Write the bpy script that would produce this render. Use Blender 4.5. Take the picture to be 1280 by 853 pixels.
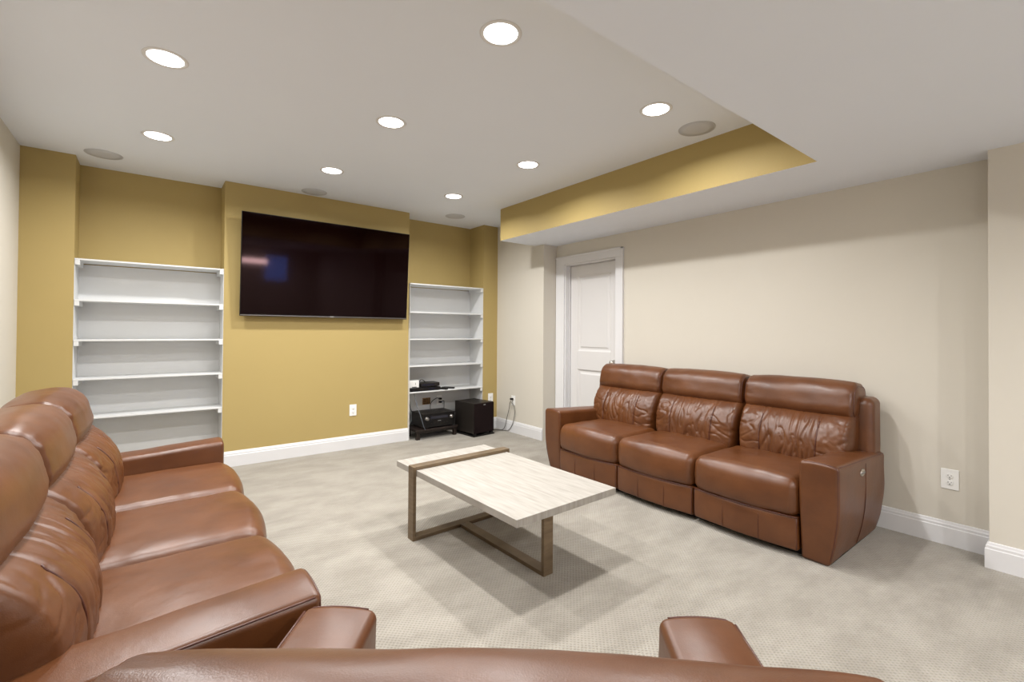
import bpy, bmesh, math, random
from mathutils import Vector, Matrix, noise
for o in list(bpy.data.objects): bpy.data.objects.remove(o)
SC = bpy.context.scene
C = SC.collection
PI = math.pi
random.seed(7)

# ------------------------------------------------------------------ camera
F_PX, HY = 582.459, 407.592
def cam_matrix():
    a, p, r = math.radians(37.812), math.radians(.615), math.radians(-.379)
    R1 = Matrix(((math.cos(a), -math.sin(a), 0), (0, 0, 1), (math.sin(a), math.cos(a), 0)))
    R2 = Matrix(((1, 0, 0), (0, math.cos(p), -math.sin(p)), (0, math.sin(p), math.cos(p))))
    R3 = Matrix(((math.cos(r), -math.sin(r), 0), (math.sin(r), math.cos(r), 0), (0, 0, 1)))
    M = R3 @ R2 @ R1
    rot = Matrix((M[0], M[1], -M[2])).transposed()
    return Matrix.Translation((0, 0, 1.28)) @ rot.to_4x4()
cd = bpy.data.cameras.new('camera'); cam = bpy.data.objects.new('camera', cd); C.objects.link(cam)
cd.sensor_width = 36; cd.lens = F_PX / 1280 * 36
cd.shift_y = (HY - 426.5) / 1280
cd.clip_start = .02
cam.matrix_world = cam_matrix()
SC.camera = cam

# ------------------------------------------------------------------ world and exposure
w = bpy.data.worlds.new('world'); SC.world = w; w.use_nodes = True
w.node_tree.nodes['Background'].inputs[0].default_value = (.10, .19, .55, 1)
w.node_tree.nodes['Background'].inputs[1].default_value = 11.0
vs = SC.view_settings
vs.view_transform = 'Standard'; vs.look = 'None'; vs.gamma = 1; vs.use_curve_mapping = False
vs.exposure = 0.38
LAMP_W = 15.0          # each recessed downlight
REAR_W = 17.0          # downlights of the lower ceiling behind the camera
LAMP_COL = (1, .985, .97)

# ------------------------------------------------------------------ room numbers (metres)
XL, XW, XF, XB = -.792, 3.841, 3.632, 3.649     # left wall, right wall, far stub of right wall, near bump
YT, YP, YA = 5.038, 5.0, 5.325                  # chimney breast, right pier, alcove backs
YJ, YE, YR = 4.081, .419, -4.0
XA0, XC0, XC1, XA1 = -.483, .533, 2.38, 3.408
ZC, ZS = 2.655, 2.298
XS, YSF, YS = 3.114, 4.237, 1.07

# ------------------------------------------------------------------ helpers
def srgb(r, g, b):
    f = lambda c: (c/255/12.92 if c/255 <= .04045 else ((c/255+.055)/1.055)**2.4)
    return (f(r), f(g), f(b), 1)

def tag(o, label=None, cat=None, group=None, kind=None):
    if label: o['label'] = label
    if cat: o['category'] = cat
    if group: o['group'] = group
    if kind: o['kind'] = kind
    return o

def link(name, me, m=None, parent=None):
    o = bpy.data.objects.new(name, me); C.objects.link(o)
    if m is not None:
        for mm in (m if isinstance(m, (list, tuple)) else [m]): me.materials.append(mm)
    if parent: o.parent = parent
    return o

def empty(name, loc, rz=0):
    o = bpy.data.objects.new(name, None); C.objects.link(o)
    o.empty_display_size = .1
    o.location = loc; o.rotation_euler = (0, 0, rz)
    return o

class MB:
    """collects shapes into one mesh"""
    def __init__(s): s.v = []; s.f = []; s.mi = []; s.sm = []
    def add(s, vs, fs, mi=0, smooth=False):
        n = len(s.v); s.v += [tuple(p) for p in vs]
        for f in fs: s.f.append([i+n for i in f]); s.mi.append(mi); s.sm.append(smooth)
        return s
    def box(s, x0, x1, y0, y1, z0, z1, mi=0):
        vs = [(x, y, z) for x in (x0, x1) for y in (y0, y1) for z in (z0, z1)]
        return s.add(vs, [(0,1,3,2),(4,6,7,5),(0,4,5,1),(2,3,7,6),(0,2,6,4),(1,5,7,3)], mi)
    def tube(s, pts, r, n=8, closed=False, mi=0):
        pts = [Vector(p) for p in pts]; m = len(pts); vs = []; up = None
        for i, p in enumerate(pts):
            a = pts[(i-1) % m] if (i or closed) else p
            b = pts[(i+1) % m] if (i < m-1 or closed) else p
            t = (b-a).normalized()
            if up is None: up = Vector((0,0,1)) if abs(t.z) < .9 else Vector((1,0,0))
            u = (up - t*up.dot(t)).normalized(); w_ = t.cross(u); up = u
            rr = r[i] if isinstance(r, list) else r
            vs += [p + (u*math.cos(2*PI*k/n) + w_*math.sin(2*PI*k/n))*rr for k in range(n)]
        fs = []
        for i in range(m if closed else m-1):
            j = (i+1) % m
            fs += [(i*n+k, i*n+(k+1) % n, j*n+(k+1) % n, j*n+k) for k in range(n)]
        if not closed: fs += [tuple(range(n))[::-1], tuple(range((m-1)*n, m*n))]
        return s.add(vs, fs, mi, True)
    def lathe(s, prof, n=32, M=None, mi=0, smooth=True):
        M = M or Matrix(); vs = []
        for r, z in prof: vs += [M @ Vector((r*math.cos(2*PI*k/n), r*math.sin(2*PI*k/n), z)) for k in range(n)]
        fs = []
        for i in range(len(prof)-1): fs += [(i*n+k, i*n+(k+1) % n, (i+1)*n+(k+1) % n, (i+1)*n+k) for k in range(n)]
        s.add(vs, fs, mi, smooth)
        if prof[0][0] > 1e-6: s.f.append([len(s.v)-len(vs)+k for k in range(n)][::-1]); s.mi.append(mi); s.sm.append(False)
        if prof[-1][0] > 1e-6: s.f.append([len(s.v)-n+k for k in range(n)]); s.mi.append(mi); s.sm.append(False)
        return s
    def xf(s, fn): s.v = [tuple(fn(Vector(p))) for p in s.v]; return s
    def build(s, name, m, parent=None, bevel=0, seg=2, fix=True):
        me = bpy.data.meshes.new(name); me.from_pydata(s.v, [], s.f)
        for p, mi, sm in zip(me.polygons, s.mi, s.sm): p.material_index = mi; p.use_smooth = sm
        if fix:
            bm = bmesh.new(); bm.from_mesh(me)
            bmesh.ops.recalc_face_normals(bm, faces=bm.faces); bm.to_mesh(me); bm.free()
        me.update()
        o = link(name, me, m, parent)
        if bevel:
            b = o.modifiers.new('bevel', 'BEVEL'); b.width = bevel; b.segments = seg; b.limit_method = 'ANGLE'
        return o

def axis_samples(h, r, nm, nc=4):
    out = []
    for i in range(nc): out.append(-(h-r) - r*math.tan((1-i/nc)*PI/4))
    for i in range(nm+1): out.append(-(h-r) + 2*(h-r)*i/nm)
    for i in range(nc): out.append((h-r) + r*math.tan((i+1)/nc*PI/4))
    return out

def rbox(hx, hy, hz, r, nx=8, ny=8, nz=8, nc=4, fn=None, centre=(0,0,0)):
    """a welded, rounded box sampled finely enough to be bent by fn; fn gets (point, unit normal, unit-cube uvw)"""
    A = [axis_samples(hx, r, nx, nc), axis_samples(hy, r, ny, nc), axis_samples(hz, r, nz, nc)]
    H = (hx, hy, hz); idx = {}; vs = []; fs = []; cx = Vector(centre)
    def vert(p):
        k = tuple(round(c, 5) for c in p)
        if k in idx: return idx[k]
        q = Vector([max(-(H[i]-r), min(H[i]-r, p[i])) for i in range(3)])
        d = Vector(p) - q; n = d.normalized(); P = q + n*r
        if fn: P = fn(P, n, Vector((P.x/hx, P.y/hy, P.z/hz)))
        vs.append(P + cx); idx[k] = len(vs)-1
        return idx[k]
    for ax in range(3):
        b, c = (ax+1) % 3, (ax+2) % 3
        for sgn in (-1, 1):
            for i in range(len(A[b])-1):
                for j in range(len(A[c])-1):
                    q = []
                    for (ii, jj) in ((i,j),(i+1,j),(i+1,j+1),(i,j+1)):
                        p = [0,0,0]; p[ax] = sgn*H[ax]; p[b] = A[b][ii]; p[c] = A[c][jj]; q.append(vert(p))
                    fs.append(q if sgn > 0 else q[::-1])
    return vs, fs

def soft(name, vs, fs, m, parent, sub=0):
    mb = MB(); mb.add(vs, fs, 0, True)
    o = mb.build(name, m, parent, fix=False)
    if sub:
        s = o.modifiers.new('subsurf', 'SUBSURF'); s.levels = sub; s.render_levels = sub
    return o

# ------------------------------------------------------------------ materials
def mat(name, col, rough=.5, metal=0, spec=.5, emit=None, es=0, coat=0):
    m = bpy.data.materials.new(name); m.use_nodes = True
    b = m.node_tree.nodes['Principled BSDF']
    b.inputs['Base Color'].default_value = col; b.inputs['Roughness'].default_value = rough
    b.inputs['Metallic'].default_value = metal; b.inputs['Specular IOR Level'].default_value = spec
    b.inputs['Coat Weight'].default_value = coat
    if emit: b.inputs['Emission Color'].default_value = emit; b.inputs['Emission Strength'].default_value = es
    return m

def nodes(m): return m.node_tree.nodes, m.node_tree.links, m.node_tree.nodes['Principled BSDF']

def noisy(name, c0, c1, scale=4, rough=.6, bump=.0, bscale=200, spec=.5, stretch=(1,1,1), detail=4, coord='Object'):
    m = mat(name, c0, rough, spec=spec); n, l, b = nodes(m)
    tc = n.new('ShaderNodeTexCoord'); mp = n.new('ShaderNodeMapping'); mp.inputs['Scale'].default_value = stretch
    l.new(tc.outputs[coord], mp.inputs[0])
    nz = n.new('ShaderNodeTexNoise'); nz.inputs['Scale'].default_value = scale; nz.inputs['Detail'].default_value = detail
    l.new(mp.outputs[0], nz.inputs['Vector'])
    cr = n.new('ShaderNodeValToRGB'); cr.color_ramp.elements[0].color = c0; cr.color_ramp.elements[1].color = c1
    cr.color_ramp.elements[0].position = .3; cr.color_ramp.elements[1].position = .7
    l.new(nz.outputs['Fac'], cr.inputs[0]); l.new(cr.outputs[0], b.inputs['Base Color'])
    if bump:
        n2 = n.new('ShaderNodeTexNoise'); n2.inputs['Scale'].default_value = bscale; n2.inputs['Detail'].default_value = 3
        l.new(mp.outputs[0], n2.inputs['Vector'])
        bp = n.new('ShaderNodeBump'); bp.inputs['Strength'].default_value = bump; bp.inputs['Distance'].default_value = .002
        l.new(n2.outputs['Fac'], bp.inputs['Height']); l.new(bp.outputs[0], b.inputs['Normal'])
    return m

M_YEL = noisy('yellow_paint', (.420,.318,.126,1), (.432,.328,.131,1), 1.5, .6, .12, 350, .25)
M_CREAM = noisy('cream_paint', (.635,.60,.525,1), (.65,.615,.54,1), 1.5, .6, .1, 350, .25)
M_CEIL = noisy('ceiling_paint', (.80,.845,.925,1), (.81,.855,.935,1), 2, .8, .08, 300, .2)
M_TRIM = mat('white_trim', (.72,.72,.73,1), .35, spec=.4)
M_SHELF = noisy('white_shelf', (.68,.69,.69,1), (.70,.71,.71,1), 3, .45, .05, 200, .4)
M_DOOR = mat('white_door', (.70,.69,.685,1), .4, spec=.4)

def carpet():
    m = mat('carpet', (.5,.45,.38,1), .95, spec=.1); n, l, b = nodes(m)
    tc = n.new('ShaderNodeTexCoord')
    # brushed pile: broad marks in the far half of the room and finer mottling
    mp = n.new('ShaderNodeMapping'); mp.inputs['Rotation'].default_value = (0,0,.5); mp.inputs['Scale'].default_value = (1,1.9,1)
    l.new(tc.outputs['Object'], mp.inputs[0])
    nz = n.new('ShaderNodeTexNoise'); nz.inputs['Scale'].default_value = 3.2; nz.inputs['Detail'].default_value = 6; nz.inputs['Roughness'].default_value = .62
    l.new(mp.outputs[0], nz.inputs['Vector'])
    cr = n.new('ShaderNodeValToRGB'); e = cr.color_ramp.elements
    e[0].position = .38; e[0].color = (.300,.276,.235,1); e[1].position = .62; e[1].color = (.372,.346,.300,1)
    l.new(nz.outputs['Fac'], cr.inputs[0])
    # woven lattice: two diagonal waves
    m2 = n.new('ShaderNodeMapping'); m2.inputs['Rotation'].default_value = (0,0,math.radians(45)); l.new(tc.outputs['Object'], m2.inputs[0])
    ws = []
    for d in ('X','Y'):
        wv = n.new('ShaderNodeTexWave'); wv.bands_direction = d; wv.inputs['Scale'].default_value = 21; wv.inputs['Distortion'].default_value = 1.2
        wv.inputs['Detail'].default_value = 1; wv.inputs['Detail Scale'].default_value = 4
        l.new(m2.outputs[0], wv.inputs['Vector']); ws.append(wv)
    mu = n.new('ShaderNodeMath'); mu.operation = 'MULTIPLY'
    l.new(ws[0].outputs['Fac'], mu.inputs[0]); l.new(ws[1].outputs['Fac'], mu.inputs[1])
    n3 = n.new('ShaderNodeTexNoise'); n3.inputs['Scale'].default_value = 260; n3.inputs['Detail'].default_value = 2
    l.new(tc.outputs['Object'], n3.inputs['Vector'])
    ad = n.new('ShaderNodeMath'); ad.operation = 'MULTIPLY_ADD'; ad.inputs[1].default_value = .45
    l.new(n3.outputs['Fac'], ad.inputs[0]); l.new(mu.outputs[0], ad.inputs[2])
    bp = n.new('ShaderNodeBump'); bp.inputs['Strength'].default_value = .55; bp.inputs['Distance'].default_value = .005
    l.new(ad.outputs[0], bp.inputs['Height']); l.new(bp.outputs[0], b.inputs['Normal'])
    mx = n.new('ShaderNodeMixRGB'); mx.blend_type = 'MULTIPLY'; mx.inputs[0].default_value = .8
    c2 = n.new('ShaderNodeValToRGB'); c2.color_ramp.elements[0].position = .1; c2.color_ramp.elements[0].color = (1,1,1,1)
    c2.color_ramp.elements[1].position = 1; c2.color_ramp.elements[1].color = (.68,.655,.62,1)
    l.new(ad.outputs[0], c2.inputs[0])
    l.new(cr.outputs[0], mx.inputs[1]); l.new(c2.outputs[0], mx.inputs[2]); l.new(mx.outputs[0], b.inputs['Base Color'])
    b.inputs['Sheen Weight'].default_value = .25
    return m
M_CARPET = carpet()

def leather(name, c0, c1, rough=.345):
    m = mat(name, c0, rough, spec=.6); n, l, b = nodes(m)
    tc = n.new('ShaderNodeTexCoord')
    nz = n.new('ShaderNodeTexNoise'); nz.inputs['Scale'].default_value = 5; nz.inputs['Detail'].default_value = 6; nz.inputs['Roughness'].default_value = .6
    l.new(tc.outputs['Object'], nz.inputs['Vector'])
    cr = n.new('ShaderNodeValToRGB'); cr.color_ramp.elements[0].position = .33; cr.color_ramp.elements[1].position = .7
    cr.color_ramp.elements[0].color = c0; cr.color_ramp.elements[1].color = c1
    l.new(nz.outputs['Fac'], cr.inputs[0]); l.new(cr.outputs[0], b.inputs['Base Color'])
    vo = n.new('ShaderNodeTexVoronoi'); vo.inputs['Scale'].default_value = 420; l.new(tc.outputs['Object'], vo.inputs['Vector'])
    n2 = n.new('ShaderNodeTexNoise'); n2.inputs['Scale'].default_value = 22; n2.inputs['Detail'].default_value = 4; l.new(tc.outputs['Object'], n2.inputs['Vector'])
    b1 = n.new('ShaderNodeBump'); b1.inputs['Strength'].default_value = .12; b1.inputs['Distance'].default_value = .001
    b2 = n.new('ShaderNodeBump'); b2.inputs['Strength'].default_value = .16; b2.inputs['Distance'].default_value = .006
    l.new(vo.outputs['Distance'], b1.inputs['Height']); l.new(n2.outputs['Fac'], b2.inputs['Height'])
    l.new(b2.outputs[0], b1.inputs['Normal']); l.new(b1.outputs[0], b.inputs['Normal'])
    rr = n.new('ShaderNodeMapRange'); rr.inputs['To Min'].default_value = rough-.05; rr.inputs['To Max'].default_value = rough+.09
    l.new(nz.outputs['Fac'], rr.inputs['Value']); l.new(rr.outputs[0], b.inputs['Roughness'])
    return m
M_LEA = leather('brown_leather', (.092,.028,.0068,1), (.140,.047,.0125,1))
M_PIPE = leather('leather_piping', (.065,.017,.009,1), (.10,.027,.014,1), .4)
M_DARK = mat('dark_recess', (.012,.010,.009,1), .8)
M_WOODTOP = noisy('whitewashed_wood', (.315,.29,.255,1), (.425,.402,.365,1), 5, .45, .25, 60, .4, (11,1.1,1), 7)
M_BRONZE = noisy('brushed_bronze', (.150,.105,.062,1), (.215,.155,.095,1), 8, .42, .1, 120, .5, (1,1,6), 5)
_n, _l, _b = nodes(M_BRONZE); _b.inputs['Metallic'].default_value = .45
M_BLACK = mat('black_plastic', (.007,.006,.006,1), .35, spec=.3)
M_BLACKM = mat('black_matte', (.018,.015,.014,1), .55)
M_SATIN = mat('black_satin_top', (.016,.013,.011,1), .4, spec=.35)
M_SUBFRONT = mat('subwoofer_cloth', (.008,.003,.0035,1), .7, spec=.15)
M_GLASSBLK = mat('tv_screen', (.002,.0003,.0004,1), .06, spec=.17)
M_GLASSBLK.node_tree.nodes['Principled BSDF'].inputs['Specular Tint'].default_value = (1, .72, .8, 1)
M_CHROME = mat('brushed_nickel', (.62,.58,.52,1), .28, 1)
M_SILVER = mat('silver_knob', (.34,.33,.32,1), .3, 1)
M_PLATE = mat('white_plate', (.86,.86,.84,1), .35)
M_SLOT = mat('slot_dark', (.03,.03,.03,1), .6)
M_GREY = mat('speaker_grille', (.56,.575,.61,1), .7)
M_CORD = mat('grey_cord', (.07,.068,.06,1), .5)
M_BLKWOOD = noisy('dark_wood', (.012,.007,.006,1), (.02,.012,.009,1), 6, .4, .05, 80, .5, (1,8,1))
M_COPPER = noisy('brown_jack_panel', (.22,.105,.03,1), (.42,.24,.08,1), 40, .5)
M_LENS = mat('lamp_lens', (1,1,1,1), .4, emit=(1,.97,.92,1), es=7)
M_DISPLAY = mat('display_glass', (.02,.02,.03,1), .12)
M_LETTER = mat('pale_print', (.25,.25,.25,1), .5)

# ------------------------------------------------------------------ room shell
def struct(o): o['kind'] = 'structure'; return o
def extrude_path(pts, z0, z1, m, name, mats=None):
    mb = MB()
    for (a, b) in zip(pts[:-1], pts[1:]):
        mb.add([(a[0],a[1],z0),(b[0],b[1],z0),(b[0],b[1],z1),(a[0],a[1],z1)], [(0,1,2,3)])
    return struct(mb.build(name, m, fix=False))

struct(MB().box(XL-.15, XW+.25, YR-.15, YA+.12, -.12, 0).build('floor', M_CARPET))
struct(MB().box(XL-.15, XW+.25, YS-.05, YA+.12, ZC, ZC+.12).build('ceiling', M_CEIL))
# lower ceiling behind, with the soffit strip along the right wall: white underside, yellow drop faces
mb = MB()
P = [(XL-.1, YR-.1), (XW+.1, YR-.1), (XW+.1, YSF), (XS, YSF), (XS, YS), (XL-.1, YS)]
n = len(P)
vsx = [(x, y, ZS) for x, y in P] + [(x, y, ZC+.02) for x, y in P]
mb.add(vsx, [(0,1,2,5)[::-1] if False else (5,4,1,0), (4,3,2,1)], 0)
mb.add(vsx, [(n+0,n+1,n+4,n+5), (n+1,n+2,n+3,n+4)], 0)
mb.add(vsx, [(i, (i+1) % n, n+(i+1) % n, n+i) for i in range(n)], 1)
struct(mb.build('ceiling_soffit', [M_CEIL, M_YEL], fix=False))

# yellow far wall: pier, alcove, chimney breast, alcove, pier (solid blocks)
mb = MB()
mb.box(XL-.1, XA0, YT, YA+.1, 0, ZC); mb.box(XC0, XC1, YT, YA+.1, 0, ZC); mb.box(XA1, XF+.3, YP, YA+.1, 0, ZC)
mb.box(XA0-.01, XC0+.01, YA, YA+.1, 0, ZC); mb.box(XC1-.01, XA1+.01, YA, YA+.1, 0, ZC)
struct(mb.build('wall_front', M_YEL))
struct(MB().box(XL-.12, XL, YR-.1, YA+.1, 0, ZC).build('wall_left', M_CREAM))
# right wall with the door opening
DY0, DY1, DZ = 3.172, 3.945, 2.062
mb = MB()
mb.box(XF, XW+.12, YJ, YP, 0, ZC)
mb.box(XW, XW+.12, YE, DY0, 0, ZS+.2); mb.box(XW, XW+.12, DY1, YJ, 0, ZS+.2); mb.box(XW, XW+.12, DY0, DY1, DZ, ZS+.2)
mb.box(XB, XW+.12, YR-.1, YE, 0, ZS+.2)
mb.box(XW+.118, XW+.14, DY0-.05, DY1+.05, 0, DZ+.05)
struct(mb.build('wall_right', M_CREAM))
# rear wall with one window
WX0, WX1, WZ0, WZ1 = 2.35, 2.95, 1.38, 2.08
mb = MB()
mb.box(XL, WX0, YR-.12, YR, 0, ZS); mb.box(WX1, XB, YR-.12, YR, 0, ZS)
mb.box(WX0, WX1, YR-.12, YR, 0, WZ0); mb.box(WX0, WX1, YR-.12, YR, WZ1, ZS)
struct(mb.build('wall_rear', M_CREAM))
win = struct(empty('window_1', ((WX0+WX1)/2, YR, WZ0)))
hw, wh = (WX1-WX0)/2, WZ1-WZ0
mb = MB()
for x0, x1, z0, z1 in ((-hw-.08, -hw+.03, -.08, wh+.08), (hw-.03, hw+.08, -.08, wh+.08), (-hw+.03, hw-.03, -.08, .03), (-hw+.03, hw-.03, wh-.03, wh+.08)):
    MB().box(x0, x1, -.06, .015, z0, z1).build('frame', M_TRIM, win)
MG = mat('window_glass', (1,1,1,1), .0); MG.node_tree.nodes['Principled BSDF'].inputs['Transmission Weight'].default_value = 1
MB().box(-hw+.03, hw-.03, -.04, -.034, .03, wh-.03).build('pane', MG, win)

# baseboards: profile swept along plan polylines with mitred corners (room on the left of the path)
BB = [(0,0), (.017,0), (.017,.104), (.0135,.109), (.0135,.122), (.010,.128), (.007,.139), (0,.142)]
def baseboard(name, pts):
    mb = MB(); rings = []
    for i, p in enumerate(pts):
        p = Vector(p); d0 = (p-Vector(pts[i-1])).normalized() if i else None
        d1 = (Vector(pts[i+1])-p).normalized() if i < len(pts)-1 else None
        n0 = Vector((-d0.y, d0.x)) if d0 else None; n1 = Vector((-d1.y, d1.x)) if d1 else None
        if n0 and n1: mi = (n0+n1); mi = mi / (mi.dot(n0))
        else: mi = n0 or n1
        rings.append([(p.x+mi.x*t, p.y+mi.y*t, z) for t, z in BB])
    k = len(BB); vs = [q for r in rings for q in r]; fs = []
    for i in range(len(pts)-1):
        fs += [(i*k+j, (i+1)*k+j, (i+1)*k+(j+1) % k, i*k+(j+1) % k) for j in range(k)]
    fs += [tuple(range(k))[::-1], tuple(range((len(pts)-1)*k, len(pts)*k))]
    mb.add(vs, fs)
    return struct(mb.build(name, M_TRIM))
CAS = 3.077
baseboard('baseboard_right', [(XB, YR), (XB, YE), (XW, YE), (XW, CAS)])
baseboard('baseboard_far', [(XF+.0, YJ+.0), (XF, YP), (XA1, YP)])
baseboard('baseboard_front', [(XC1, YT), (XC0, YT)])
baseboard('baseboard_pier', [(XA0, YT), (XL, YT), (XL, YR)])

# door in the right wall
door = struct(empty('door_1', (XW, (DY0+DY1)/2, 0)))
yc = (DY0+DY1)/2
def dbox(name, x0, x1, y0, y1, z0, z1, m=M_DOOR, bevel=.003):
    return MB().box(x0-XW, x1-XW, y0-yc, y1-yc, z0, z1).build(name, m, door, bevel)
# casing with a stepped outer band
for (y0, y1, z0, z1) in ((CAS, DY0+.005, 0, 2.062), (DY1-.005, YJ-.004, 0, 2.062), (CAS, YJ-.004, 2.062, 2.15)):
    dbox('casing', XW-.018, XW+.002, y0, y1, z0, z1, M_TRIM)
dbox('casing_band', XW-.026, XW-.016, CAS, CAS+.022, 0, 2.155, M_TRIM)
dbox('casing_band', XW-.026, XW-.016, CAS, YJ-.004, 2.133, 2.155, M_TRIM)
JX = XW+.115
dbox('jamb', XW, JX, DY1-.018, DY1, 0, DZ, M_TRIM); dbox('jamb', XW, JX, DY0, DY0+.018, 0, DZ, M_TRIM); dbox('jamb', XW, JX, DY0+.018, DY1-.018, DZ-.018, DZ, M_TRIM)
dbox('stop', XW+.052, XW+.07, DY1-.03, DY1-.018, 0, DZ-.018, M_TRIM)
LX0, LX1 = XW+.075, XW+.112
a0, a1 = DY0+.021, DY1-.021
zt, zr1, zr0, zb = DZ-.021, 1.055, .842, .012
dbox('stile', LX0, LX1, a1-.118, a1, zb, zt); dbox('stile', LX0, LX1, a0, a0+.118, zb, zt)
dbox('rail', LX0, LX1, a0+.118, a1-.118, zt-.115, zt); dbox('rail', LX0, LX1, a0+.118, a1-.118, zr0, zr1); dbox('rail', LX0, LX1, a0+.118, a1-.118, zb, .24)
def panel(z0, z1):
    y0, y1 = a0+.118-yc, a1-.118-yc; x = LX0-XW
    def ring(i, dx): return [(x+dx, y0+i, z0+i), (x+dx, y1-i, z0+i), (x+dx, y1-i, z1-i), (x+dx, y0+i, z1-i)]
    vs = ring(0,.002)+ring(.016,.016)+ring(.034,.016)+ring(.052,.006); fs = []
    for r in range(3): fs += [(r*4+k, r*4+(k+1) % 4, r*4+4+(k+1) % 4, r*4+4+k) for k in range(4)]
    fs.append((12,13,14,15))
    MB().add(vs, fs).build('panel', M_DOOR, door)
panel(zr1, zt-.115); panel(.24, zr0)
mb = MB(); Mk = Matrix.Translation((LX0-XW, a0+.065-yc, .945)) @ Matrix.Rotation(-PI/2, 4, 'Y')
mb.lathe([(.031,0),(.031,.006),(.011,.009),(.011,.03),(.02,.036),(.027,.045),(.027,.056),(.018,.066),(0,.068)], 24, Mk)
mb.build('knob', M_CHROME, door)

# ------------------------------------------------------------------ built-in bookcases
def bookcase(name, label, x0, x1, yf, tops, ends=(-1, 1)):
    t = empty(name, ((x0+x1)/2, yf, 0)); tag(t, label, 'bookcase')
    h = (x1-x0)/2; d = YA-yf; zt = tops[0]; th = .013; sp = .004
    MB().box(-h+sp, h-sp, d-.012, d-.002, 0, zt-.02).build('back_panel', M_SHELF, t)
    MB().box(-h+.0005, -h+sp, .008, d-.002, 0, zt).build('side_panel', M_SHELF, t)
    MB().box(h-sp, h-.0005, .008, d-.002, 0, zt).build('side_panel', M_SHELF, t)
    for i, z in enumerate(tops):
        MB().box(-h+sp, h-sp, 0, d-.012, z-th, z).build('shelf', M_SHELF, t, .0015)
        for s in ends:
            xa, xb = sorted((s*(h-sp), s*(h-.034)))
            MB().box(xa, xb, .001, d-.03, z-th-.038, z-th).build('cleat', M_SHELF, t, .0015)
    return t
ZSH = (1.835, 1.508, 1.187, .874, .560)
bookcase('bookcase', 'wide white built-in bookcase left of the television, all shelves empty', XA0, XC0, YT-.006, ZSH)
bookcase('bookcase', 'narrow white built-in bookcase right of the television, electronics on its lowest shelf', XC1, XA1, YP-.004, (1.83, 1.497, 1.178, .862, .556), (1,))

# ------------------------------------------------------------------ ceiling fittings
def downlight(x, y, z, label, watts, group):
    t = empty('recessed_light', (x, y, z)); tag(t, label, 'ceiling light', group)
    mb = MB(); mb.lathe([(.078,0),(.080,-.004),(.094,-.004),(.098,-.001),(.098,0)], 40); mb.build('trim_ring', M_TRIM, t)
    mb = MB(); mb.lathe([(0,-.0065),(.04,-.006),(.0775,-.002),(.0775,0)], 40); mb.build('lens', M_LENS, t)
    L = bpy.data.lights.new('lamp', 'AREA'); L.shape = 'DISK'; L.size = .11; L.energy = watts; L.spread = math.radians(160); L.color = LAMP_COL
    lo = bpy.data.objects.new('lamp', L); C.objects.link(lo); lo.parent = t; lo.location = (0, 0, -.012)
    return t
G = 'recessed lights in the white ceiling'
for x, y, lab in (
    (.045, 2.946, 'round recessed light nearest the left wall, the larger and nearer of its row'),
    (.027, 4.169, 'round recessed light above the wide bookcase, close to a ceiling speaker'),
    (1.264, 1.728, 'largest round recessed light, at the top centre of the photo'),
    (1.242, 2.919, 'round recessed light in the middle of the ceiling, above the far end of the table'),
    (1.224, 4.13, 'round recessed light in front of the television'),
    (2.453, 1.724, 'round recessed light beside the round speaker near the yellow soffit end'),
    (2.450, 2.955, 'round recessed light midway along the yellow soffit face'),
    (2.437, 4.13, 'smallest round recessed light, in front of the narrow bookcase'),
    (.045, 1.728, 'round recessed light over the near left sofa, just out of the picture')):
    downlight(x, y, ZC, lab, LAMP_W, G)
for x, y, lab in ((2.45, -1.1, 'recessed light in the lower ceiling behind the camera, nearest the right wall'),
                  (1.25, -1.1, 'recessed light in the middle of the lower ceiling behind the camera'),
                  (.05, -1.1, 'recessed light in the lower ceiling behind the camera, nearest the left wall'),
                  (.6, -2.9, 'recessed light in the lower ceiling near the rear wall, left of the window'),
                  (2.7, -2.9, 'recessed light in the lower ceiling in front of the rear window')):
    downlight(x, y, ZS, lab, REAR_W, 'recessed lights in the lower ceiling')
for x, y, lab in ((-.306, 4.881, 'round grey ceiling speaker above the wide bookcase'),
                  (1.277, 4.878, 'round grey ceiling speaker above the television'),
                  (2.881, 4.842, 'round grey ceiling speaker above the narrow bookcase'),
                  (2.901, 1.716, 'round grey ceiling speaker beside the yellow soffit, nearest the viewer')):
    t = empty('ceiling_speaker', (x, y, ZC)); tag(t, lab, 'speaker', 'in-ceiling speakers')
    mb = MB(); mb.lathe([(.112,0),(.113,-.004),(.118,-.003),(.119,0)], 44); mb.build('rim', M_GREY, t)
    mb = MB(); mb.lathe([(0,-.005),(.07,-.0045),(.1115,-.003),(.1115,0)], 44); mb.build('grille', M_GREY, t)
# slim ceiling lamp far behind the camera (seen only as a reflection in the television)
t = empty('bar_lamp', (1.97, -3.0, ZS)); tag(t, 'slim white bar lamp hung from the lower ceiling, mirrored in the television', 'lamp')
MB().box(-.3, .3, -.05, .05, -.36, -.33).build('canopy', M_TRIM, t, .004)
for x in (-.2, .2): MB().tube([(x, 0, -.33), (x, 0, 0)], .006).build('hanger', M_CHROME, t)
MB().box(-.28, .28, -.045, .045, -.47, -.36).build('diffuser', mat('bar_diffuser', (1,1,1,1), .5, emit=(1,.82,.74,1), es=36), t, .02, 3)

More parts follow.
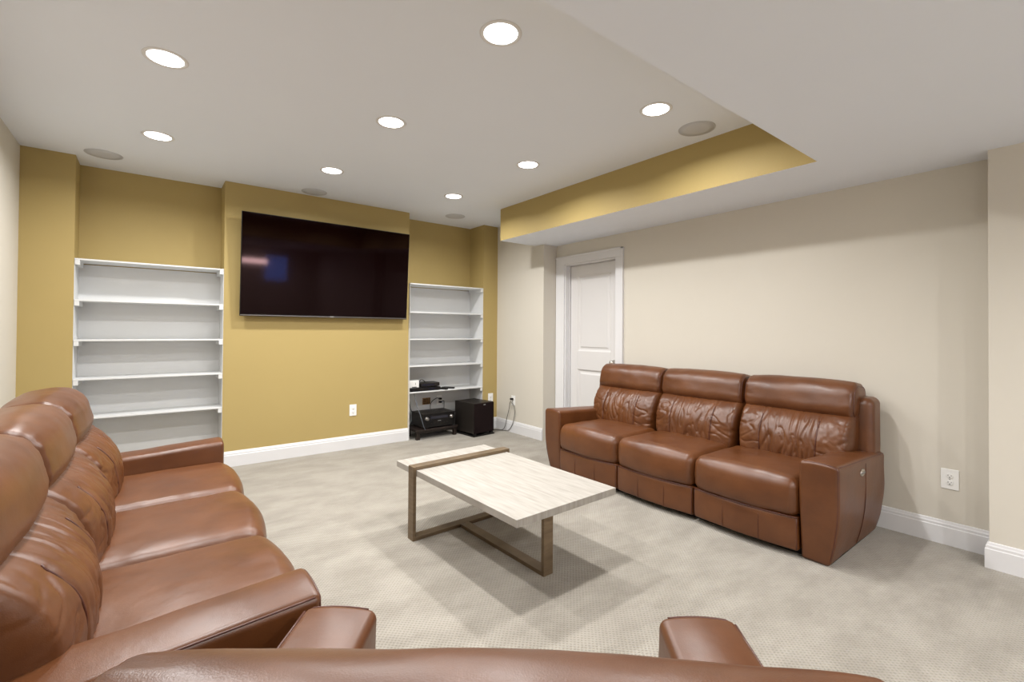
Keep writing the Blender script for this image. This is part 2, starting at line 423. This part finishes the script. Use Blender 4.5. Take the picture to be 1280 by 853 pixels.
# ------------------------------------------------------------------ television
def television():
    W, H, y0, y1, z0, z1 = 1.665, .968, 4.955, 4.890, 1.403, 2.371
    t = empty('television', (1.483, y0, z0)); tag(t, 'large black flat television mounted on the yellow wall between two bookcases', 'television')
    t.rotation_euler = (math.atan2(y0-y1, z1-z0), 0, 0)
    h = W/2
    MB().box(-h, h, 0, .022, 0, H).build('housing', M_BLACK, t, .003)
    MB().box(-h*.8, h*.8, .022, .05, .1, H*.72).build('rear_cover', M_BLACKM, t, .01)
    MB().box(-h+.006, h-.006, -.0015, 0, .02, H-.006).build('screen', M_GLASSBLK, t)
    mb = MB(); mb.box(-h+.004, h-.004, -.0035, 0, .006, .013); mb.build('lower_bezel', M_SILVER, t)
    MB().box(-.018, .018, -.004, 0, .003, .016).build('emblem', M_LETTER, t)
    for x0, x1, za, zb_ in ((-.3, .3, .25, .29), (-.3, .3, .55, .59), (-.22, -.17, .2, .62), (.17, .22, .2, .62)):
        MB().box(x0, x1, .05, .085, za, zb_).build('wall_bracket', M_BLACKM, t)
television()

# ------------------------------------------------------------------ leather recliners
def nz(x, y, z): return noise.noise(Vector((x, y, z)))

def recliner(name, label, cat, loc, rz, nseat, sw, seed, head_lift=0.0, head_tilt=0.0, head_crown=.018, control=True, wrinkle=1.0, puff=.060, back_off=0.0):
    root = empty(name, loc, rz); tag(root, label, cat)
    AW, AH = .195, .56
    W = nseat*sw + 2*AW; hw = W/2; yf = -.44
    # base
    MB().box(-hw+.06, hw-.06, -.36, .36, 0, .12).build('base', M_DARK, root)
    # rear shell (its ends show as wings beside the outer backs)
    def shell_fn(P, n, u):
        z = P.z + .48
        P = P.copy(); t = max(0, z-.10)/.77
        P.y += .045*t*t - .03
        P.x *= 1 - .02*max(0, t-.6)
        return P
    vs, fs = rbox(hw-.022, .09, .385, .045, 10, 3, 10, 5, shell_fn, (0, .342, .48))
    soft('back_shell', vs, fs, M_LEA, root)
    # arms
    def arm_deform(s):
        def fn(P, n=None, u=None):
            P = P.copy(); z = P.z + AH/2
            k = max(0, (.36 - z)/.36)
            out = (s*P.x + AW/2)/AW                      # 0 inner side, 1 outer side
            P.x -= s*.055*k*k*out
            fr = max(0, min(1, (.05 - P.y)/.45))
            P.y += .03*k*k*fr
            P.z -= max(0, (P.y+.41)/.82)*.045*(z/AH)      # arm falls a little towards the back
            P.z += .010*(1-min(1, (P.x/(AW/2))**2))*(z/AH)
            return P
        return fn
    for s in (-1, 1):
        c = Vector((s*(hw-AW/2), -.025, AH/2)); fn = arm_deform(s)
        def full(P, n, u, fn=fn):
            Q = fn(P); a = .0042*nz(P.x*6+seed, P.y*7, P.z*6)
            return Q + n*a
        vs, fs = rbox(AW/2, .415, AH/2, .022, 6, 16, 14, 4, full, c)
        arm = soft('arm', vs, fs, M_LEA, root)
        X, Y, Z = AW/2-.0065, .415-.0065, AH/2-.0065   # on the rounded edge itself
        # front edge welt: up the outer edge, across the top
        path = [(s*X, -Y, -Z+.03+k*(2*Z-.05)/20) for k in range(21)] + [(s*(X-.006), -Y, Z-.006), (s*(X-.02), -Y, Z)]
        path += [(s*(X-.02)-s*k*(2*X-.04)/6, -Y, Z) for k in range(1, 7)]
        MB().tube([fn(Vector(p)) + c for p in path], .0030, 6).build('front_welt', M_PIPE, arm)
        path = [(s*X, -Y+.012+k*(2*Y-.03)/14, Z) for k in range(15)]
        MB().tube([fn(Vector(p)) + c for p in path], .003, 6).build('top_welt', M_PIPE, arm)
        # vertical side seam
        path = [(s*(AW/2+.0), .03, -Z+.02+k*(2*Z-.04)/14) for k in range(15)]
        MB().tube([fn(Vector(p)) + c for p in path], .0018, 5).build('side_seam', M_PIPE, arm)
        if s == 1 and control:
            q = fn(Vector((AW/2, -.03, .485-AH/2))) + c
            pl = MB(); Mx = Matrix.Translation(q) @ Matrix.Rotation(PI/2, 4, 'Y') @ Matrix.Diagonal((1, 1.75, 1, 1))
            pl.lathe([(0,.004),(.017,.004),(.021,.002),(.021,-.002)], 24, Mx); plate = pl.build('control_plate', M_CHROME, root)
            for k in (-1, 0, 1):
                b_ = MB(); b_.lathe([(.0065,.003),(.0065,.007),(.005,.008),(0,.008)], 14, Matrix.Translation(q+Vector((0, k*.02, 0))) @ Matrix.Rotation(PI/2, 4, 'Y'))
                b_.build('button', M_SILVER, plate)
    # seats, footrests
    for i in range(nseat):
        x0 = -hw+AW+sw*(i+.5); sd = seed*3.1+i*1.7
        def seat_fn(P, n, u, x0=x0, sd=sd):
            P = P.copy()
            cx = max(0, 1-u.x*u.x)
            top = max(0, n.z)
            P.z += .030*(cx**.6)*top*(1-.35*max(0,u.y))
            fr = max(0, -u.y)
            P.y -= .040*cx*fr**3
            if n.y < -.1: P.y -= .014*math.sin((u.z+1)*PI/2)     # waterfall roll of the front
            P.z -= .010*cx*max(0,-n.z)*fr
            a = .0035*nz(P.x*7+sd, P.y*5, sd) + .002*nz(P.x*16, P.y*16, sd+3)
            e = max(abs(u.x)-.86, 0)/.14
            a += .004*e*nz(P.y*40+sd, P.z*40, sd)
            return P + n*a
        vs, fs = rbox(sw/2-.0015, .285, .108, .052, 22, 22, 6, 5, seat_fn, (x0, -.155, .330))
        soft('seat', vs, fs, M_LEA, root)
        def foot_fn(P, n, u, sd=sd):
            P = P.copy(); cx = 1-u.x*u.x
            P.y -= .030*cx*max(0,-n.y)
            for q in (-.33, .36):
                P.y += .0035*math.exp(-((P.x/(sw/2)-q)/.012)**2)*max(0,-n.y)
            P.y -= .006*max(0,-n.y)*(1-u.z*u.z)
            return P + n*.0025*nz(P.x*8+sd, P.z*8, sd)
        vs, fs = rbox(sw/2-.006, .03, .097, .014, 60, 2, 6, 3, foot_fn, (x0, -.405, .135))
        foot = soft('footrest', vs, fs, M_LEA, root)
        MB().tube([(x0-sw/2+.008+k*(sw-.016)/16, -.437-.030*(1-(k/8-1)**2), .229) for k in range(17)], .004, 6).build('top_welt', M_PIPE, foot)
        for q in (-.33, .36): MB().tube([(x0+q*(sw/2-.006), -.4375-.030*(1-q*q)-.004*(1-(k/4-1)**2), .045+k*.018) for k in range(10)], .0016, 5).build('seam', M_PIPE, foot)
        for s in (-1, 1): MB().tube([(x0+s*(sw/2-.012), -.436, .05+k*.17/5) for k in range(6)], .003, 6).build('side_welt', M_PIPE, foot)
    # backs: lumbar cushion and headrest
    bw = (2*hw - .20)/nseat
    HYC = (.308 if nseat > 1 else .305) + back_off
    for i in range(nseat):
        x0 = -hw+.10+bw*(i+.5); sd = seed*5.3+i*2.9
        def lum_fn(P, n, u, sd=sd):
            P = P.copy(); f = max(0, -n.y)
            ax = abs(P.x); sg = 1 if P.x > 0 else -1; LX = bw/2-.002
            if ax > LX-.085: P.x = sg*(LX-.04+(ax-LX+.085)*.04/.085)
            else: P.x *= (LX-.04)/(LX-.085)
            u = Vector((P.x/LX, u.y, u.z))
            P.x *= 1 - .05*max(0, -u.z)
            lean = (P.z+.19)
            bul = (max(0, 1-u.x**2)**.6)*max(0, 1-(.95*u.z+.12)**2)
            d = puff*bul
            mid = 1/(1+math.exp((abs(u.x)-.50)/.03))          # ruched centre panel
            wx = P.x + .016*nz(P.x*6, P.z*10, sd+2)
            rid = lambda q, g: max(0, 1-abs(q)*g)**2
            wr = .007*nz(wx*24+sd, P.z*5, sd) - .012*rid(nz(wx*17+sd*3, P.z*4+sd, sd+9), 4.5) - .007*rid(nz(wx*30+sd, P.z*7+sd, sd+5), 4)
            env = min(1, (1-abs(u.z))*2.2+.25)
            d += wrinkle*wr*mid*env
            side = 1-mid
            sz = P.z + .3*abs(P.x)
            d += wrinkle*side*(.007*nz(P.x*12+sd*2, sz*15, sd+4) - .008*rid(nz(P.x*9+sd, sz*14, sd+6), 4.5) + .003*nz(P.x*40, sz*40, sd))
            ed = max(abs(u.x)-.80, 0)/.2                        # puckers along the side seams and lower hem
            d += .007*ed*nz(P.z*45+sd, P.x*8, sd)
            eb = max(-u.z-.6, 0)/.4
            d += .007*eb*nz(P.x*30+sd, P.z*6, sd+1)
            for q in (-.50, .50):
                d -= .005*math.exp(-((u.x-q)/.022)**2)
            Q = Vector((P.x, P.y - d*f - .015*f, P.z))
            Q.y += .05*lean/.36 + .085*max(0, u.z)**2
            return Q
        vs, fs = rbox(bw/2-.002, .115, .212, .085, 110, 4, 48, 5, lum_fn, (x0, .195+back_off, .577))
        lum = soft('lumbar_cushion', vs, fs, M_LEA, root)
        mb = MB()
        def front_y(q, z):       # same surface as lum_fn, for the seam cords
            LX = bw/2-.002; P = Vector((q*LX*(LX-.085)/(LX-.04), -.115, z)); u = Vector((q, -1, z/.212))
            return lum_fn(P, Vector((0,-1,0)), u) + Vector((x0, .195+back_off, .577))
        for q in (-.50, .50):
            MB().tube([front_y(q, -.125+k*.25/30) + Vector((0,-.0025,0)) for k in range(31)], .0032, 6).build('seam', M_PIPE, lum)
        HX, HYY, HZ, HR, EX = bw/2-.001, .128, .122, .09, .036
        def head_fn(P, n, u, sd=sd):
            P = P.copy(); ax = abs(P.x); sg = 1 if P.x > 0 else -1
            if ax > HX-HR: P.x = sg*(HX-EX+(ax-HX+HR)*EX/HR)      # flat, sewn end panels
            else: P.x = P.x*(HX-EX)/(HX-HR)
            ux = P.x/HX; cx = max(0, 1-ux*ux)
            P.z += head_crown*(cx**.6)*max(0, n.z)
            P.y -= (.014+head_crown*.5)*(cx**.6)*max(0, -n.y)
            rad = math.hypot(n.y, n.z)
            e = max(abs(ux)-.74, 0)/.26
            a = .004*nz(P.x*5+sd, P.z*9, P.y*9) + .002*nz(P.x*13+sd, P.z*16, P.y*16)
            a += .007*e*nz(P.x*10+sd, P.z*45, P.y*45)
            P += Vector((0, n.y, n.z))*a*rad
            ang = .22+head_tilt
            y, z = P.y, P.z
            return Vector((P.x, y*math.cos(ang)+z*math.sin(ang), -y*math.sin(ang)*.6+z*math.cos(ang)))
        hc = Vector((x0, HYC, .826+head_lift))
        vs, fs = rbox(HX, HYY, HZ, HR, 40, 4, 5, 7, head_fn, hc)
        hd = soft('headrest', vs, fs, M_LEA, root)
        for s in (-1, 1):                                    # end-panel welts, on the surface itself
            loop = []
            for k in range(44):
                th = 2*PI*(k+.5)/44
                n_ = Vector((s*.62, .785*math.cos(th), .785*math.sin(th)))
                q = Vector((s*(HX-HR), (HYY-HR)*(1 if n_.y > 0 else -1), (HZ-HR)*(1 if n_.z > 0 else -1)))
                loop.append(head_fn(q+n_*HR, n_, None)+hc)
            MB().tube(loop, .0032, 6, closed=True).build('end_welt', M_PIPE, hd)
    return root

recliner('recliner_sofa', 'brown leather three-seat reclining sofa along the cream wall, beside the white door', 'sofa', (3.345, 2.067, 0), -PI/2, 3, .65, 1.0, 0, 0, .020, True, .8, .055)
recliner('recliner_sofa', 'brown leather three-seat reclining sofa along the left wall, seen from its near end', 'sofa', (-.06, 2.49, 0), PI/2, 3, .65, 2.3, -.01, 0, .034, True, .6, .072, .03)
recliner('recliner_chair', 'brown leather recliner chair in the foreground, turned with its back to the viewer', 'armchair', (.467, .603, 0), math.radians(140), 1, .71, 4.1, -.044, 0, .022)

# ------------------------------------------------------------------ coffee table
def coffee_table():
    t = empty('coffee_table', (1.651, 2.27, 0), math.radians(1.5))
    tag(t, 'low coffee table with pale wood slab top wrapped by a brown metal loop', 'coffee table')
    x0, x1, y0, y1 = -.353, .353, -.612, .612
    zt, th = .427, .037
    MB().box(x0, x1, y0, y1, zt-th, zt).build('table_top', M_WOODTOP, t, .002)
    b, k = .066, .021
    lx0, lx1, ly = x0-k, x1+k, .338
    MB().box(lx0, x0-.0005, ly, ly+b, 0, zt+k).build('leg', M_BRONZE, t, .0015)
    MB().box(x1+.0005, lx1, ly, ly+b, 0, zt+k).build('leg', M_BRONZE, t, .0015)
    MB().box(x0-.0005, x1+.0005, ly, ly+b, zt+.0005, zt+k).build('top_band', M_BRONZE, t, .0015)
    MB().box(x0-.0005, x1+.0005, ly, ly+b, 0, k).build('floor_bar', M_BRONZE, t, .0015)
    yl = -.452
    MB().box(-b/2, b/2, yl+k, ly, 0, k).build('floor_bar', M_BRONZE, t, .0015)
    MB().box(-b/2, b/2, yl, yl+k, 0, zt-th).build('leg', M_BRONZE, t, .0015)
coffee_table()

# ------------------------------------------------------------------ electronics by the narrow bookcase
t = empty('stereo_stand', (2.76, 4.93, 0)); tag(t, 'low dark wooden stand on the carpet carrying the stereo receiver', 'stand')
MB().box(-.325, .235, 0, .32, .098, .122).build('top', M_BLKWOOD, t, .003)
for x, y in ((-.305, .02), (-.305, .27), (.19, .02), (.19, .27)): MB().box(x, x+.04, y, y+.04, 0, .098).build('leg', M_BLKWOOD, t, .002)
mb = MB(); mb.box(-.265, .215, .03, .042, .07, .098); mb.build('apron', M_BLKWOOD, t)

t = empty('stereo_receiver', (2.745, 4.945, .122)); tag(t, 'black stereo receiver with two round knobs on the low dark stand', 'receiver')
MB().box(-.215, .215, .01, .30, .012, .172).build('case', M_SATIN, t, .003)
MB().box(-.215, .215, -.004, .01, .012, .172).build('front_panel', M_BLACK, t, .002)
for s in (-1, 1):
    mb = MB(); Mk = Matrix.Translation((s*.165, -.004, .115)) @ Matrix.Rotation(PI/2, 4, 'X')
    mb.lathe([(.025,0),(.025,.003),(.021,.005),(.020,.022),(.016,.025),(0,.025)], 26, Mk); mb.build('knob', M_SILVER, t)
MB().box(-.115, .115, -.0055, -.004, .108, .140).build('display', M_DISPLAY, t)
MB().box(-.02, .02, -.0056, -.004, .078, .084).build('emblem', M_LETTER, t)
for k in range(6): MB().box(-.12+k*.043, -.097+k*.043, -.007, -.004, .05, .058).build('button', M_SATIN, t)
for k in range(9): MB().box(-.18+k*.04, -.155+k*.04, .06, .27, .172, .1735).build('vent', M_BLACK, t)
for x in (-.17, .17):
    for y in (.03, .26): MB().box(x-.02, x+.02, y-.02, y+.02, 0, .012).build('foot', M_BLACK, t)

t = empty('subwoofer', (3.236, 4.705, 0), math.radians(6)); tag(t, 'black cube subwoofer on the carpet right of the stereo receiver', 'subwoofer')
MB().box(-.165, .165, .0, .40, 0, .018).build('base_plate', M_BLACK, t, .003)
for x in (-.13, .13):
    for y in (.03, .36): MB().box(x-.018, x+.018, y-.018, y+.018, .018, .036).build('foot', M_BLACK, t)
MB().box(-.157, .157, .018, .39, .036, .40).build('cabinet', M_SATIN, t, .004)
MB().box(-.154, .154, .002, .018, .040, .396).build('grille', M_SUBFRONT, t, .004)
MB().box(-.015, .015, -.001, .002, .372, .382).build('emblem', M_LETTER, t)

ZB = .556
t = empty('disc_player', (2.60, 5.02, ZB)); tag(t, 'flat black disc player at the left of the lowest bookcase shelf', 'disc player')
MB().box(-.20, .20, 0, .23, .006, .042).build('case', M_BLACK, t, .002)
MB().box(-.16, -.02, -.0015, 0, .022, .032).build('disc_tray', M_SATIN, t); MB().box(.04, .13, -.0015, 0, .018, .032).build('display', M_DISPLAY, t)
for x in (-.17, .17): MB().box(x-.015, x+.015, .02, .05, 0, .006).build('foot', M_BLACK, t)
t = empty('cable_box', (2.685, 5.06, ZB+.042)); tag(t, 'small black cable box stacked on the disc player', 'cable box')
MB().box(-.125, .125, 0, .16, .004, .048).build('case', M_SATIN, t, .003); MB().box(-.11, .05, -.001, 0, .014, .036).build('display', M_DISPLAY, t)
MB().box(-.1, .1, .02, .14, 0, .004).build('foot', M_BLACK, t)
t = empty('white_box', (2.47, 5.055, ZB+.042)); tag(t, 'small white box with a dark mark standing on the left end of the disc player', 'box')
MB().box(-.062, .062, 0, .05, 0, .088).build('case', M_PLATE, t, .006, 3); MB().box(.012, .016, -.001, 0, .035, .06).build('light_strip', M_SLOT, t); MB().box(-.03, .03, -.001, 0, .006, .014).build('port', M_SLOT, t)
for x, y, a, lab in ((2.85, 5.07, .35, 'black remote control on the lowest shelf, next to the disc player'), (2.955, 5.10, .75, 'black remote control on the lowest shelf, furthest right of the pair')):
    t = empty('remote_control', (x, y, ZB), a); tag(t, lab, 'remote control', 'remote controls on the lowest shelf')
    MB().box(-.022, .022, -.08, .08, 0, .018).build('body', M_BLACK, t, .005)
    mb = MB()
    for r in range(6):
        for c_ in (-1, 0, 1): mb.box(c_*.012-.004, c_*.012+.004, -.06+r*.02, -.05+r*.02, .018, .0195)
    mb.build('keypad', M_SATIN, t)['kind'] = 'stuff'

# wall plates -------------------------------------------------
def outlet(loc, rz, label, w=.076, h=.122):
    t = empty('wall_outlet', loc, rz); tag(t, label, 'outlet', 'white wall outlets')
    MB().box(-w/2, w/2, -.006, 0, -h/2, h/2).build('plate', M_PLATE, t, .003)
    for s in (-1, 1):
        r = MB(); r.lathe([(.0165,0),(.0165,.0025),(.015,.003),(0,.003)], 20, Matrix.Translation((0,-.006,s*.0205)) @ Matrix.Rotation(PI/2, 4, 'X'))
        ro = r.build('receptacle', M_PLATE, t)
        mb = MB(); mb.box(-.0085, -.006, -.0096, -.008, s*.0205-.001, s*.0205+.007); mb.box(.006, .0085, -.0096, -.008, s*.0205, s*.0205+.006)
        mb.lathe([(.003,0),(.003,.0006)], 10, Matrix.Translation((0,-.009,s*.0205-.008)) @ Matrix.Rotation(PI/2, 4, 'X'))
        mb.build('slots', M_SLOT, ro)['kind'] = 'stuff'
    mb = MB(); mb.lathe([(.003,0),(.0025,.0012),(0,.0014)], 10, Matrix.Translation((0,-.006,0)) @ Matrix.Rotation(PI/2, 4, 'X')); mb.build('screw', M_SILVER, t)
    return t
outlet((XW, .608, .398), -PI/2, 'white wall outlet low on the cream wall, right of the right-hand sofa', .082, .122)
outlet((1.74, YT, .412), 0, 'white wall outlet on the yellow wall below the television')
outlet((3.53, YP, .396), 0, 'white wall outlet on the yellow pier just above the subwoofer', .078, .13)
outlet((XF, 4.64, .402), -PI/2, 'white wall outlet in the cream corner with a black plug in it')
outlet((2.945, YA-.012, .385), 0, 'white wall outlet under the lowest bookcase shelf with two black plugs')
t = empty('jack_plate', (2.762, YA-.012, .387)); tag(t, 'brown jack panel on the alcove wall above the receiver', 'wall plate')
MB().box(-.055, .055, -.006, 0, -.042, .042).build('plate', M_COPPER, t, .002)
mb = MB()
for i in range(4):
    for j in range(3): mb.lathe([(.008,0),(.008,.006),(0,.006)], 10, Matrix.Translation((-.036+.024*i, -.006, -.024+.024*j)) @ Matrix.Rotation(PI/2, 4, 'X'))
mb.build('jacks', M_BLKWOOD, t)['kind'] = 'stuff'

def spline(pts, n=10):
    P = [Vector(p) for p in pts]; P = [P[0]*2-P[1]] + P + [P[-1]*2-P[-2]]; out = []
    for i in range(1, len(P)-2):
        a, b, c, d = P[i-1:i+3]
        for k in range(n):
            t = k/n; out.append(.5*((2*b)+(c-a)*t+(2*a-5*b+4*c-d)*t*t+(3*b-a-3*c+d)*t**3))
    return out + [P[-2]]
def cord(name, pts, r, label, m=M_CORD, cat='cable', group=None):
    mb = MB(); mb.tube(spline(pts), r, 6); o = mb.build(name, m); tag(o, label, cat, group); return o
# subwoofer cord to the corner outlet and the slack loop beside it
def plug(parent, loc, rz):
    mb = MB(); mb.box(-.014, .014, -.038, 0, -.012, .012)
    R = Matrix.Translation(loc) @ Matrix.Rotation(rz, 4, 'Z'); mb.xf(lambda p: R @ p)
    return mb.build('plug', M_BLACK, parent, .003)
c1 = cord('power_cord', [(3.405, 4.95, .010), (3.46, 4.90, .006), (3.53, 4.86, .006), (3.575, 4.80, .012), (3.59, 4.76, .06), (3.598, 4.73, .17), (3.60, 4.69, .29), (3.59, 4.655, .375), (3.592, 4.64, .40)], .0042, 'dark power cord rising from the subwoofer to the corner outlet', cat='cord')
plug(c1, (XF-.009, 4.64, .422), -PI/2)
c2 = cord('power_cord', [(3.47, 4.945, .006), (3.56, 4.845, .006), (3.60, 4.76, .008), (3.607, 4.69, .03), (3.607, 4.62, .12), (3.608, 4.585, .24), (3.607, 4.60, .34), (3.594, 4.64, .385)], .0042, 'grey slack cord looping below the corner outlet', mat('light_cord', (.16,.155,.14,1), .5), cat='cord')
for x, lab, x1 in ((2.935, 'black cord from the left plug under the bookcase shelf', 2.80), (2.955, 'black cord from the right plug under the bookcase shelf', 2.99)):
    z = .406 if x < 2.95 else .365
    o = cord('power_cord', [(x, YA-.045, z), ((x+x1)/2, YA-.075, z+.015), (x1, YA-.06, .36), (x1, YA-.05, .24), (x1-.02, YA-.03, .10)], .004, lab, M_BLACK, 'cord')
    plug(o, (2.945, YA-.022, z), 0)
for k, lab in enumerate(('leftmost black cable hanging from the lowest shelf', 'middle black cable hanging behind the receiver', 'black cable hanging behind the receiver, nearest it')):
    x = 2.425+k*.022
    cord('cable', [(x, YA-.06, .53), (x+.006, YA-.08-.02*k, .44), (x+.03+.01*k, YA-.06, .33), (x+.06+.02*k, YA-.04, .22), (x+.05, YA-.03, .06)], .0045, lab, M_BLACK)
cord('cable', [(2.47, 5.06, .53), (2.475, 4.985, .40), (2.50, 4.925, .25), (2.525, 4.915, .16), (2.55, 4.92, .115)], .003, 'thin grey cable running down across the receiver side', mat('blue_grey_cord', (.12,.14,.17,1), .4))
cord('cable', [(2.58, 5.15, ZB+.095), (2.59, 5.13, ZB+.125), (2.62, 5.13, ZB+.12), (2.66, 5.15, ZB+.09)], .005, 'short black cable curling above the cable box', M_BLACK)
